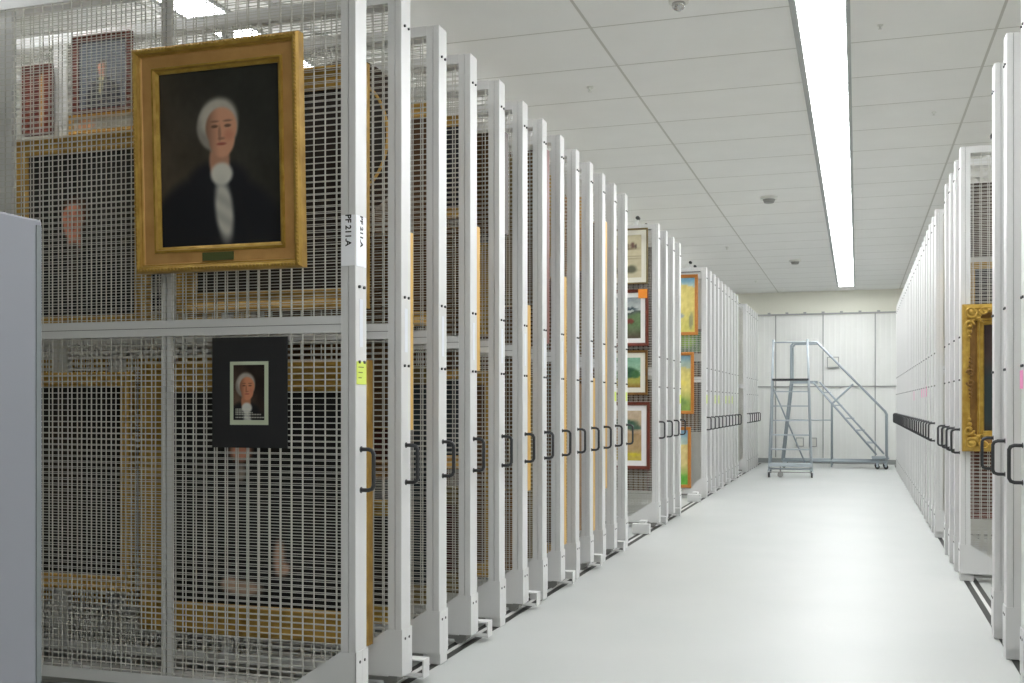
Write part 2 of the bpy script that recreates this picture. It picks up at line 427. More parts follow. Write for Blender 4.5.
# ------------------------------------------------------------------ pictures
def smooth(a, b, x):
    if a == b: return float(x > a)
    t = max(0, min(1, (x-a)/(b-a))); return t*t*(3-2*t)
def mixc(a, b, t): return tuple(a[i]*(1-t)+b[i]*t for i in range(3))
def ell(p, q, cx, cy, rx, ry, soft=.15, ang=0):
    dx, dy = p-cx, q-cy
    if ang: c, s = math.cos(ang), math.sin(ang); dx, dy = dx*c+dy*s, -dx*s+dy*c
    d = math.hypot(dx/rx, dy/ry)
    return 1-smooth(1-soft, 1+soft, d)
def canvas(w, h, nx, ny, func, name='canvas', parent=None, y=0):
    bm = bmesh.new(); cl = bm.verts.layers.float_color.new('Col')
    g = []
    for j in range(ny+1):
        row = []
        for i in range(nx+1):
            u, v = i/nx, j/ny
            vt = bm.verts.new(((u-.5)*w, y, (v-.5)*h)); c = func(u, v, w/h)
            vt[cl] = (*lin(tuple(max(0, min(1, k/255)) for k in c)), 1); row.append(vt)
        g.append(row)
    for j in range(ny):
        for i in range(nx): bm.faces.new((g[j][i], g[j][i+1], g[j+1][i+1], g[j+1][i]))
    me = bpy.data.meshes.new(name); bm.to_mesh(me); bm.free(); me.materials.append(M_art)
    return link(name, me, parent)
def nz(u, v, s, seed=0): return noise.noise(Vector((u*s, v*s, seed*7.3)))
def portrait(bgd, bgl, coat, hair, skin, hx=.5, hy=.66, s=1., cloth=(225, 222, 212), seed=1, turn=1):
    def f(u, v, a):
        p = (u-.5)*a+.5; q = v
        X = lambda d: hx+d*s*turn
        Y = lambda d: hy+d*s
        c = mixc(bgd, bgl, smooth(.2, 1, u*.6+(1-v)*.5 if turn > 0 else (1-u)*.6+(1-v)*.5))
        n = nz(u, v, 5, seed)*9+nz(u, v, 22, seed)*4
        c = tuple(k+n for k in c)
        ct = max(ell(p, q, X(.03), Y(-.62), .40*s, .43*s, .08), ell(p, q, X(.01), Y(-.27), .17*s, .13*s, .2))
        c = mixc(c, coat, ct)
        c = mixc(c, tuple(k*.6+14 for k in coat), ct*ell(p, q, X(-.14), Y(-.45), .02*s, .22*s, .8, .3)*.8)
        c = mixc(c, tuple(k*.86 for k in skin), ell(p, q, X(0), Y(-.14), .052*s, .09*s, .2))
        c = mixc(c, cloth, ell(p, q, X(-.01), Y(-.20), .056*s, .05*s, .25))
        c = mixc(c, tuple(k*.93 for k in cloth), ell(p, q, X(-.02), Y(-.36), .045*s, .14*s, .35, -.1*turn)*(.93+.07*math.sin(q*60+p*40)))
        c = mixc(c, tuple(k*.78+n for k in hair), ell(p, q, X(.008), Y(.012), .106*s, .112*s, .10))
        c = mixc(c, tuple(k+n*1.5 for k in hair), ell(p, q, X(.0), Y(.045), .094*s, .092*s, .22))
        fc = max(ell(p, q, X(-.012), Y(.005), .080*s, .09*s, .10), ell(p, q, X(-.014), Y(-.045), .066*s, .082*s, .12))
        sk = mixc(skin, tuple(k*.62 for k in skin), smooth(-.01, .085, (p-X(0))*turn/s))
        c = mixc(c, sk, fc)
        for d in (-.045, .022):
            c = mixc(c, tuple(k*.45 for k in skin), ell(p, q, X(d), Y(.012), .017*s, .007*s, .4)*.9)
            c = mixc(c, tuple(k*.62 for k in skin), ell(p, q, X(d), Y(.034), .022*s, .005*s, .5)*.8)
        c = mixc(c, tuple(k*.72 for k in skin), ell(p, q, X(-.003), Y(-.02), .008*s, .034*s, .5)*.8)
        c = mixc(c, tuple(k*.66 for k in skin), ell(p, q, X(-.012), Y(-.043), .018*s, .006*s, .5)*.7)
        c = mixc(c, (158, 84, 72), ell(p, q, X(-.012), Y(-.067), .024*s, .0065*s, .5)*.9)
        c = mixc(c, (196, 122, 98), ell(p, q, X(-.05), Y(-.03), .022*s, .022*s, .8)*.5)
        return c
    return f
def darkpic(base, spots=(), seed=1, var=8):
    def f(u, v, a):
        n = nz(u, v, 4, seed)*var+nz(u, v, 14, seed)*var*.6
        c = tuple(k+n for k in base)
        for (x, y, rx, ry, col) in spots: c = mixc(c, col, ell(u, v, x, y, rx, ry, .4))
        return c
    return f
def landscape(sky, skyl, hill, field, near, hor=.6, trees=(), seed=1, bands=True):
    def f(u, v, a):
        h = hor+.05*math.sin(u*5+seed)+nz(u, seed, 3)*.05
        c = mixc(skyl, sky, smooth(hor, 1, v))
        if v < h: c = mixc(field, hill, smooth(h-.12, h, v))
        if v < hor*.5+.06*math.sin(u*9+seed): c = mixc(near, field, smooth(0, hor*.55, v))
        for (x, y, rx, ry, col) in trees:
            c = mixc(c, col, ell(u+nz(u, v, 25, seed)*.03, v+nz(u, v, 19, seed)*.03, x, y, rx, ry, .3))
        n = nz(u, v, 12, seed)*14+nz(u, v, 40, seed)*10
        return tuple(k+n for k in c)
    return f
def frame_rings(w, h, prof, mi=None):
    """prof = list of (inset from outer edge, forward depth); the picture faces -Y"""
    b = B(); rings = []
    for ins, d in prof:
        rings.append([b.bm.verts.new((x, -d, z)) for x, z in ((-w/2+ins, -h/2+ins), (w/2-ins, -h/2+ins), (w/2-ins, h/2-ins), (-w/2+ins, h/2-ins))])
    for i in range(len(rings)-1):
        for k in range(4):
            f = b.bm.faces.new((rings[i][k], rings[i][(k+1) % 4], rings[i+1][(k+1) % 4], rings[i+1][k]))
            if mi: f.material_index = mi[i]
    return b
def beads(b, w, h, ins, d, r, step, mi=0, sz=(1, .6, 1)):
    for a, n_, fx in ((w/2-ins, None, 0), (h/2-ins, None, 1)):
        n = int(2*a/step)
        for i in range(n+1):
            t = -a+2*a*i/n
            for s in (-1, 1):
                p = (t, -d, s*(h/2-ins)) if fx == 0 else (s*(w/2-ins), -d, t)
                b.sphere(p, r, sz, mi, 6, 4)
PROFS = {
 'plain': lambda t, d: ([(0, 0), (0, d*.8), (t*.12, d), (t*.8, d*.85), (t, d*.45), (t, .006)], None),
 'cove': lambda t, d: ([(0, 0), (0, d*.9), (t*.06, d), (t*.16, d), (t*.22, d*.82), (t*.5, d*.52), (t*.74, d*.5), (t*.8, d*.62), (t*.9, d*.6), (t, d*.3), (t, .006)], None),
}
def picture(name, cx, y, cz, w, h, t, d, fm, func, lab, res=(40, 48), prof='cove', mats=None, mt=None, cat='painting', grp=None,
            back=False, tilt=0, mat_w=0, mat_m=None):
    """y = plane of the mesh it hangs on; back=True: hangs on the far face, looking away"""
    e = empty(name, (cx, y-(.009 if not back else -.009), cz), lab, cat, grp, rz=PI if back else 0)
    if tilt: e.rotation_euler.x = tilt
    pr, _ = PROFS[prof](t, d)
    frame_rings(w, h, pr).obj('frame', fm, parent=e)
    B().box(-w/2+.01, w/2-.01, -.006, -.001, -h/2+.01, h/2-.01).obj('backing', M_back, parent=e)
    iw, ih = w-2*t, h-2*t
    if mat_w:
        B().box(-iw/2, iw/2, -.0095, -.007, -ih/2, ih/2).obj('mat_board', mat_m or M_mat, parent=e)
        canvas(iw-2*mat_w, ih-2*mat_w, res[0], res[1], func, 'print', e, -.0105)
    else:
        canvas(iw+.004, ih+.004, res[0], res[1], func, 'canvas', e, -.009)
    return e
def box_pic(name, x0, x1, z0, z1, y, *a, **k):
    return picture(name, (x0+x1)/2, y, (z0+z1)/2, x1-x0, z1-z0, *a, **k)

# -- main portrait on the first rack (generic sitter), leaning slightly forward
W, Hh, D = .808, .968, .06
e = empty('framed_portrait', (-2.592, LY[0]-.026, 2.352), 'large gilt-framed portrait of a grey-haired sitter in a black coat on the nearest rack', 'painting')
e.rotation_euler.x = .035
t = .112
fr = frame_rings(W, Hh, [(0, 0), (0, D*.72), (.006, D*.95), (.016, D), (.026, D*.9), (.03, D*.72), (.034, D*.72), (.037, D*.62), (.04, D*.55), (.084, D*.48), (.087, D*.6), (.095, D*.6), (.1, D*.42), (.112, D*.3), (.112, .006)],
                 [0, 0, 1, 1, 0, 0, 0, 2, 2, 1, 1, 0, 1, 0])
fr.obj('frame', M_gold, M_gold_b, M_gold_p, parent=e)
ob = B(); beads(ob, W, Hh, .013, D*.95, .0068, .0165, 0, (1, .7, 1)); ob.obj('leaf_border', M_gold, parent=e)
B().box(-W/2+.01, W/2-.01, -.006, -.001, -Hh/2+.01, Hh/2-.01).obj('backing', M_back, parent=e)
canvas(W-2*t+.004, Hh-2*t+.004, 150, 190,
       portrait((44, 44, 40), (82, 72, 60), (27, 28, 34), (186, 180, 168), (214, 158, 128), .50, .66, 1.28, (214, 211, 200), 3, -1), 'canvas', e, -.012)
pq = B().box(-.075, .075, -.04, -.033, -Hh/2+.044, -Hh/2+.078).obj('name_plaque', M_plaque, parent=e)
pq['label'] = 'greenish brass plate with worn engraving'
B().cyl((-.16, -.001, Hh/2-.01), (-.16, .012, Hh/2-.01), .006).cyl((.16, -.001, Hh/2-.01), (.16, .012, Hh/2-.01), .006).obj('hanging_hook', M_bolt, parent=e)

# -- small mounted print under it
e = empty('mounted_print', (-2.466, LY[0]-.001, 1.347), 'small portrait print with pale border mounted on a black board below the portrait', 'print')
B().box(-.182, .182, -.006, 0, -.236, .236).obj('backing_board', M_board, parent=e)
B().box(-.0925, .0925, -.008, -.006, -.138, .132).obj('pale_border', mat('pale_border', rgb(196, 204, 178), .7), parent=e)
pf = portrait((34, 26, 22), (96, 74, 62), (20, 20, 24), (176, 168, 158), (206, 138, 104), .44, .60, 1.9, (206, 206, 200), 9, -1)
def small(u, v, a):
    c = pf(u, v, a)
    for y, x1 in ((.20, .55), (.165, .3), (.13, .62), (.10, .9), (.05, .99)):
        if abs(v-y) < .0095 and .05 < u < x1:
            c = mixc(c, (214, 214, 200), .75 if int(u*60) % 5 else .3)
    return c
canvas(.15, .235, 60, 94, small, 'print', e, -.0088)['label'] = 'head portrait print with white caption lines'

# -- pictures on the face of the second rack, seen through the first
Y2 = LY[1]
def px(xp, yp, Y):
    th = math.atan(345/F); c, s = math.cos(th), math.sin(th)
    tt = math.tan(math.atan((xp-512)/F)-th); X = Y*tt
    d = -X*s+Y*c
    return X, 1.3+(403.5-yp)*d/F
def from_px(x0, y0, x1, y1, Y):
    X0, Z1 = px(x0, y0, Y); X1, Z0 = px(x1, y1, Y); return X0, X1, Z0, Z1
yy = Y2-.05
x0, z1 = px(10.8, 141, yy); x1, _ = px(146, 200, yy); _, z0 = px(60, 333, yy)
box_pic('framed_portrait', x0, x1, z0, z1, Y2, .085, .05, M_gold, portrait((38, 36, 34), (62, 58, 54), (24, 24, 26), (84, 58, 44), (240, 160, 130), .45, .60, 1.0, (66, 54, 50), 4), 'gilt-framed portrait of a dark-coated sitter behind mesh, above the grey cabinet', res=(70, 80))
x0, z1 = px(176, 82, yy); x1, _ = px(366, 200, yy); _, z0 = px(330, 309, yy)
box_pic('framed_painting', x0, x1, z0, z1, Y2, .1, .05, M_gold, darkpic((44, 36, 30), [(.4, .6, .2, .2, (70, 54, 40))], 5), 'wide gilt frame on the second rack directly behind the main portrait')
x0, z1 = px(20, 373, yy); x1, _ = px(129.5, 400, yy); _, z0 = px(128, 592, yy)
box_pic('framed_painting', x0, x1, z0, z1, Y2, .07, .05, M_gold_y, darkpic((32, 28, 24), [(.3, .6, .2, .3, (50, 40, 32))], 6), 'dark painting in a bright gilt frame behind mesh beside the grey cabinet')
x0, z1 = px(141, 363, yy); x1, _ = px(369, 400, yy); _, z0 = px(322, 642, yy)
box_pic('framed_portrait', x0, x1, z0, z1, Y2, .14, .055, M_gold, darkpic((22, 19, 18), [(.52, .35, .2, .3, (26, 24, 24)), (.42, .72, .06, .05, (226, 160, 132)), (.43, .08, .11, .035, (190, 158, 136)), (.36, .10, .05, .03, (200, 164, 140)), (.64, .23, .03, .08, (196, 156, 132)), (.66, .18, .04, .03, (204, 160, 136)), (.42, .62, .03, .04, (150, 136, 124))], 7, 4), 'large dark portrait with two pale hands in a gilt frame, low on the second rack', res=(70, 80))
# top left: portrait and red-brown pictures on the third rack
Y3 = LY[1]; yy = Y3-.05
x0, z1 = px(70, 36, yy); x1, _ = px(128, 60, yy); _, z0 = px(100, 112, yy)
box_pic('framed_portrait', x0, x1, z0, z1, Y3, .03, .035, M_wood_r, portrait((84, 90, 100), (96, 98, 104), (44, 44, 52), (70, 60, 56), (214, 160, 134), .48, .6, .8, (210, 200, 150), 8), 'portrait with grey-blue ground high behind the mesh at the top left', res=(50, 60))
x0, z1 = px(66, 115, yy); x1, _ = px(134, 120, yy); _, z0 = px(100, 131, yy)
box_pic('framed_painting', x0, x1, z0, z1, Y3, .02, .03, M_gold_y, darkpic((178, 174, 160), [(.2, .5, .14, .5, (222, 168, 128))], 9), 'small pale picture tucked under the top-left portrait')
x0, z1 = px(20, 66, yy); x1, _ = px(48, 60, yy); _, z0 = px(30, 134, yy)
box_pic('framed_painting', x0, x1, z0, z1, Y3, .04, .035, M_wood_r, darkpic((128, 76, 58), [(.3, .5, .2, .5, (90, 40, 34)), (.7, .5, .15, .6, (196, 150, 90))], 10), 'red-brown framed picture at the far top left behind mesh')
# oval picture on the third rack
Y3 = LY[2]; yy = Y3-.04
ocx, ocz = px(345, 138, yy)
e = empty('oval_painting', (ocx, Y3-.004, ocz), 'oval painting with dark rim and thin gilt liner, high behind the second rack', 'painting')
def oval_ring(ra, rb, prof, n=56):
    b = B(); R = []
    for ins, d in prof: R.append([b.bm.verts.new(((ra-ins)*math.cos(i*2*PI/n), -d, (rb-ins)*math.sin(i*2*PI/n))) for i in range(n)])
    for i in range(len(R)-1):
        for k in range(n): b.bm.faces.new((R[i][k], R[i][(k+1) % n], R[i+1][(k+1) % n], R[i+1][k])).smooth = True
    return b
oval_ring(.335, .40, [(0, 0), (0, .04), (.03, .05), (.08, .03), (.095, .03)]).obj('frame', M_wood_k, parent=e)
oval_ring(.24, .305, [(0, .03), (.004, .036), (.014, .036), (.018, .01)]).obj('gilt_liner', M_gold_y, parent=e)
b = B(); vs = [b.bm.verts.new((.236*math.cos(i*PI/28), -.01, .3*math.sin(i*PI/28))) for i in range(56)]; b.bm.faces.new(vs)
b.obj('canvas', mat('oval_ground', rgb(62, 54, 46), .5, vary=(6, rgb(44, 38, 32), .3)), parent=e)

# -- pictures on faces of racks 3..13 (facing the camera) glimpsed in the gaps, and on their far faces (edge on)
fm_cycle = [M_gold, M_gold_d, M_gold_y, M_gold_b, M_olive, M_gold, M_gold_d]
pc = ['gilt', 'dark gilt', 'pale gilt', 'bright gilt', 'olive gilt', 'gilt', 'dark gilt']
bases = [(40, 34, 30), (58, 44, 34), (32, 32, 38), (96, 70, 48), (50, 56, 60), (70, 36, 30)]
random.seed(21)
for i in range(2, 13):
    y = LY[i]
    segs = [(2.66, 3.06), (1.70, 2.12)] if i == 2 else ([(1.72, 2.92)] if i % 3 == 0 else [(2.38, 2.98), (1.72, 2.30)])
    segs = segs[1:] if i == 2 else segs
    low = [(.22, 1.50)] if i % 2 else [(.92, 1.52), (.2, .82)]
    for j, (z0, z1) in enumerate(segs+low):
        w = random.uniform(.68, .86); u0 = random.uniform(.14, .2)
        k = (i*3+j*2) % 7; kk = (i*5+j) % 6
        x1 = XL-u0; x0 = x1-w
        pos = ('high' if z0 > 2.3 else 'above middle rail' if z0 > 1.6 else 'below middle rail' if z1 > 1.2 and z0 > .5 else 'near the floor' if z1 < 1 else 'filling the lower half')
        box_pic('framed_painting', x0, x1, z0, z1, y, random.uniform(.06, .11), .045, fm_cycle[k], darkpic(bases[kk], [(.5, .6, .2, .25, tuple(c+25 for c in bases[kk]))], i*3+j), '%s framed picture %s, near face of %s left rack' % (pc[k], pos, ords[i]), res=(8, 10))
# inner bay pictures added to darken the view through the first racks
for i in (1, 2, 3, 4):
    y = LY[i]
    for j, (z0, z1, u0, u1) in enumerate(((1.72, 2.55, 2.3, 2.95), (.25, 1.45, 2.25, 3.1)) if i == 1 else ((1.72, 2.5, 1.05, 1.75), (.2, 1.55, 1.0, 1.80), (.2, 1.55, 1.95, 2.9))):
        k = (i+j*2+1) % 7; kk = (i+j*2) % 6
        box_pic('framed_painting', XL-u1, XL-u0, z0, z1, y, .08, .045, fm_cycle[k], darkpic(bases[kk], (), i*9+j), '%s framed picture added for darkness, inner bay of %s left rack, %s' % (pc[k], ords[i], 'upper half' if z0 > 1.6 else ('lower half' if u0 < 1.9 else 'lower far end')), res=(8, 10))
# edge-on frames on the far faces, showing in the gaps as coloured strips
edge = [(1, 1.176, 2.10, M_gold_y, 'pale gilt'), (3, 1.48, 2.27, M_gold_y, 'pale gilt'), (5, .75, 1.92, M_gold_y, 'bright yellow gilt'),
        (4, 2.3, 2.9, M_wood_k, 'dark brown'), (7, .3, 2.2, M_gold_y, 'orange gilt'), (6, 1.7, 3.0, M_wood_r, 'reddish brown'), (8, .35, 1.45, M_gold_d, 'dull gilt'), (9, .3, 1.5, M_gold_y, 'yellow gilt'), (10, .6, 2.8, M_gold_y, 'tan gilt')]
for i, z0, z1, fm, nm in edge:
    x1 = XL-(.02 if i == 1 else .010 if i == 3 else .003)
    box_pic('framed_painting', x1-.75, x1, z0, z1, LY[i]+T, .08, .075, fm, darkpic((60, 50, 40), (), i), '%s frame seen edge-on at the far face of the %s left rack' % (nm, ords[i]), res=(6, 8), back=True)

# -- framed prints on the second left run
y = G2[0]; yf = y-.02
def near_px(name, xr, yt, yb, w, Y, *a, **k):
    X1, Z1 = px(xr, yt, Y-.02); _, Z0 = px(xr, yb, Y-.02)
    return box_pic(name, X1-w, X1, Z0, Z1, Y, *a, **k)
near_px('framed_print', 648, 227.6, 283.8, .56, y, .02, .025, M_olive, darkpic((200, 190, 158), [(.5, .68, .45, .02, (132, 116, 92)), (.78, .76, .05, .07, (110, 84, 74)), (.66, .75, .04, .05, (136, 118, 96)), (.52, .74, .04, .06, (104, 92, 78)), (.86, .73, .03, .05, (88, 72, 66)), (.5, .5, .5, .015, (170, 158, 130)), (.5, .45, .5, .012, (166, 152, 124)), (.45, .17, .4, .06, (112, 108, 86)), (.75, .2, .12, .09, (98, 98, 80))], 31, 12), 'topmost framed print, sepia sketch in a thin dark frame on the second left run', prof='plain', mat_w=.05, cat='framed print', grp='framed prints', res=(30, 36))
near_px('framed_print', 648.5, 289, 346, .56, y, .035, .03, M_wood_r, landscape((150, 158, 160), (196, 200, 196), (80, 88, 86), (104, 128, 88), (92, 86, 70), .66, [(.7, .42, .12, .06, (120, 60, 50)), (.4, .44, .2, .05, (70, 64, 60)), (.6, .72, .3, .04, (60, 76, 84))], 2), 'red-brown framed landscape print with an orange note on its corner', prof='plain', mat_w=.048, mat_m=M_matw, cat='framed print', grp='framed prints', res=(30, 36))
near_px('framed_print', 647.8, 350, 395, .5, y, .028, .028, M_gold_d, landscape((132, 176, 150), (160, 190, 160), (90, 130, 86), (176, 170, 84), (150, 120, 60), .4, [(.6, .5, .3, .18, (52, 92, 66)), (.85, .45, .14, .14, (70, 110, 70))], 3), 'small brown-gilt framed print of green trees, third from the top', prof='plain', mat_w=.05, cat='framed print', grp='framed prints', res=(30, 30))
near_px('framed_print', 650, 402, 469.5, .6, y, .036, .032, M_wood_r, landscape((196, 176, 150), (188, 160, 128), (170, 140, 104), (176, 150, 110), (200, 180, 80), .5, [(.5, .74, .4, .09, (64, 92, 74)), (.8, .66, .2, .06, (72, 100, 84)), (.7, .12, .3, .03, (206, 190, 60))], 4), 'lowest framed print, tan ground with green shape in a reddish frame', prof='plain', mat_w=.055, mat_m=M_matw, cat='framed print', grp='framed prints', res=(30, 36))
X1, Z1 = px(642.5, 293.5, y-.05)
note(X1, y-.0385, Z1, .095, .095, 'f', M_org, 'orange sticky note on the corner of the red-brown framed print')
box_pic('framed_print', XL-.7, XL-.13, .38, .70, G2[0]+T, .03, .03, M_wood_r, darkpic((180, 160, 120)), 'thin red-framed picture behind the mesh below the framed prints', back=True, res=(6, 8), cat='framed print')
B().box(-.5, -.08, -.012, -.004, 3.108, 3.116).obj('hanging_rod', M_dark).parent = [o for o in COL.objects if o.get('label', '').startswith('left rack with four')][0]
B().box(-.5, -.08, -.012, -.004, 3.108, 3.116).obj('hanging_rod', M_dark).parent = [o for o in COL.objects if o.get('label', '').startswith('left rack carrying')][0]
# -- oil landscapes on the third run
box_pic('framed_painting', XL-.85, XL-.085, 1.7, 3.0, G2[1], .05, .04, M_wood_k, darkpic((64, 54, 46), (), 71), 'added dark picture darkening the mesh, upper half of the rack behind the framed prints', res=(6, 8))  # this and the next are added so the mesh cells read dark
box_pic('framed_painting', XL-.85, XL-.085, .35, 1.56, G2[1], .05, .04, M_wood_k, darkpic((84, 66, 50), (), 72), 'added brown picture darkening the mesh, lower half of the rack behind the framed prints', res=(6, 8))
y = G3[0]
near_px('framed_painting', 698, 274.3, 335, .62, y, .045, .035, M_wood_o, landscape((110, 160, 190), (176, 200, 196), (216, 196, 120), (222, 206, 124), (206, 200, 110), .84, [(.35, .8, .12, .12, (120, 110, 84)), (.3, .55, .06, .2, (150, 130, 80)), (.6, .3, .12, .04, (150, 160, 160)), (.9, .2, .05, .15, (150, 150, 110))], 5), 'upper landscape painting with blue sky in an orange wood frame', prof='plain', grp='yellow landscape paintings', res=(30, 36))
near_px('framed_painting', 694, 352, 414, .62, y, .045, .035, M_wood_o, landscape((126, 160, 176), (170, 186, 170), (206, 196, 130), (222, 208, 124), (130, 160, 80), .8, [(.5, .15, .4, .1, (120, 150, 84)), (.6, .5, .3, .06, (230, 214, 110))], 6), 'middle yellow field landscape painting in an orange wood frame', prof='plain', grp='yellow landscape paintings', res=(30, 36))
near_px('framed_painting', 691, 427, 488, .62, y, .045, .035, M_wood_o, landscape((120, 160, 190), (180, 200, 190), (220, 200, 130), (224, 204, 140), (110, 176, 70), .78, [(.6, .1, .4, .12, (100, 170, 66)), (.4, .6, .2, .06, (238, 190, 150))], 7), 'lowest landscape painting with bright green foreground in an orange wood frame', prof='plain', grp='yellow landscape paintings', res=(30, 36))
box_pic('framed_painting', XL-.6, XL-.1, 2.0, 2.35, G3[1], .03, .03, M_wood_k, darkpic((90, 130, 80), [(.5, .5, .3, .3, (160, 200, 80))], 4), 'small green picture behind mesh between the oil landscapes', res=(8, 10))
box_pic('framed_painting', XL-.7, XL-.12, .9, 1.9, G3[1], .05, .04, M_wood_k, darkpic((110, 84, 60)), 'brown picture behind mesh beside the middle oil landscape', res=(8, 10))

# -- ornate gilt frame on the right
y = R2[0]; w, h = .86, 1.065; t = .15; d = .075
e = empty('ornate_gilt_frame', (.727+w/2, y-.008, 1.486), 'ornate gilt frame with scrolled corners around a dark painting on the right rack', 'painting')
frame_rings(w, h, [(0, 0), (0, d*.7), (.012, d*.9), (.03, d), (.05, d*.85), (.085, d*.55), (.1, d*.5), (.105, d*.62), (.115, d*.62), (.12, d*.4), (.142, d*.36), (.15, d*.2), (.15, .006)], [0, 0, 0, 0, 1, 1, 0, 0, 0, 0, 0, 0]).obj('frame', M_gold_b, M_gold_d, parent=e)
def scroll(b, cx, cz, s, fx, fz, turns=1.4, r=.011):
    pts = []; n = 26
    for i in range(n):
        a = i/n*turns*2*PI; rr = s*(1-i/n*.8)
        pts.append((cx+fx*(rr*math.cos(a)), -d*1.02-.008*math.sin(i/n*PI), cz+fz*(rr*math.sin(a))))
    b.tube(pts, [r*(1-.5*i/n) for i in range(n)], 6)
def leaf(b, x0, z0, x1, z1, wd):
    n = 7; P0 = Vector((x0, 0, z0)); P1 = Vector((x1, 0, z1))
    for i in range(n):
        f_ = i/(n-1); p = P0.lerp(P1, f_)
        b.sphere((p.x, -d*1.0, p.z), wd*(.35+.65*math.sin(PI*min(1, f_*.9+.08))), (1, .7, 1), 0, 8, 5)
def dome(b, x, z, r, sx=1, sz=1): b.sphere((x, -d*.92, z), r, (sx, .9, sz), 0, 10, 6)
for fx in (-1, 1):
    for fz in (-1, 1):
        o_ = B(); cx, cz = fx*(w/2-.058), fz*(h/2-.058)
        dome(o_, cx, cz, .03, 1, 1)
        scroll(o_, cx, cz, .044, -fx, -fz, 1.6, .012); scroll(o_, cx-fx*.085, cz+fz*.014, .032, fx, -fz, 1.3, .011); scroll(o_, cx+fx*.014, cz-fz*.095, .032, -fx, fz, 1.3, .011)
        leaf(o_, cx, cz, cx-fx*.19, cz+fz*.014, .018); leaf(o_, cx, cz, cx+fx*.014, cz-fz*.21, .018)
        leaf(o_, cx+fx*.01, cz+fz*.01, cx-fx*.075, cz-fz*.075, .02)
        for q in range(6):
            a_ = q*PI/10; o_.sphere((cx-fx*.062*math.cos(a_), -d*.9, cz-fz*.062*math.sin(a_)), .015, (1, .8, 1), 0, 8, 5)
        o_.obj('corner_scroll', M_gold_b, parent=e)
for ax in (0, 1):
    for f_ in (-1, 1):
        o_ = B()
        for g_ in (-1, 1):
            if ax: scroll(o_, f_*(w/2-.052), g_*.034, .026, f_, g_, 1.3, .009); leaf(o_, f_*(w/2-.052), 0, f_*(w/2-.052), g_*.17, .014)
            else: scroll(o_, g_*.034, f_*(h/2-.052), .026, g_, f_, 1.3, .009); leaf(o_, 0, f_*(h/2-.052), g_*.16, f_*(h/2-.052), .014)
        o_.obj('side_ornament', M_gold_d, parent=e)
B().box(-w/2+.01, w/2-.01, -.006, -.001, -h/2+.01, h/2-.01).obj('backing', M_back, parent=e)
canvas(w-2*t+.004, h-2*t+.004, 20, 26, darkpic((56, 42, 38), [(.12, .3, .3, .3, (46, 56, 56))], 3), 'canvas', e, -.009)
# dark pictures seen through the right-hand racks
rt = [(R2[1], .09, .95, .42, 1.57, 'reddish', (92, 58, 48), M_wood_r), (R2[1], .09, .9, 1.7, 2.38, 'pale gilt', (60, 56, 56), M_gold), (R2[1], .09, .8, 2.42, 2.98, 'brown', (96, 84, 78), M_wood_k),
      (RYs[2], .1, .9, 1.72, 2.7, 'grey', (80, 76, 70), M_wood_k), (RYs[2], .1, .9, .4, 1.4, 'dark brown', (60, 44, 36), M_gold_d), (RYs[1], .12, .95, .5, 1.5, 'dark', (50, 44, 40), M_gold)]
for i, (yy_, u0, u1, z0, z1, nm, bs, fm) in enumerate(rt):
    rk = {R2[1]: 'rack behind the ornate gilt frame', RYs[2]: 'third right rack', RYs[1]: 'second right rack'}[yy_]
    box_pic('framed_painting', XR+u0, XR+u1, z0, z1, yy_, .05, .04, fm, darkpic(bs, (), i+40), '%s picture %s on the %s' % (nm, 'at the top' if z0 > 2.4 else 'in the upper half' if z0 > 1.6 else 'in the lower half', rk), res=(6, 8))
box_pic('framed_painting', XR+.09, XR+.8, 1.7, 2.6, R3[0], .06, .05, M_gold_y, darkpic((90, 70, 50)), 'pale gilt frame glimpsed in the slit before the long right run', res=(6, 8))

# ------------------------------------------------------------------ grey cabinet at the left edge
e = empty('storage_cabinet', (XL-.5, 1.62, 0), 'blue-grey metal cabinet cut off at the left edge of the photo', 'cabinet')
B().box(-.5, .5, -.6, .62, .06, 1.765).obj('body', M_cab, parent=e, bevel=.006)
B().box(-.47, .47, -.57, .59, 0, .06).obj('plinth', M_dark, parent=e)
B().box(.495, .502, .598, .616, .08, 1.75).obj('edge_strip', mat('edge_strip', rgb(120, 126, 128), .5), parent=e)
for sx in (-1, 1):
    dd = B().box(sx*.25-.24, sx*.25+.24, -.62, -.602, .09, 1.74).obj('door', M_cab, parent=e, bevel=.003)
    B().box(sx*.03-.008, sx*.03+.008, -.645, -.62, .85, 1.0).obj('handle', M_steel, parent=dd)

# ------------------------------------------------------------------ rolling ladders
def caster(b, x, y):
    b.cyl((x-.014, y, .045), (x+.014, y, .045), .044, 16, mi=1)
    b.box(x-.022, x-.017, y-.02, y+.02, .04, .12); b.box(x+.017, x+.022, y-.02, y+.02, .04, .12); b.box(x-.022, x+.022, y-.025, y+.025, .115, .125)
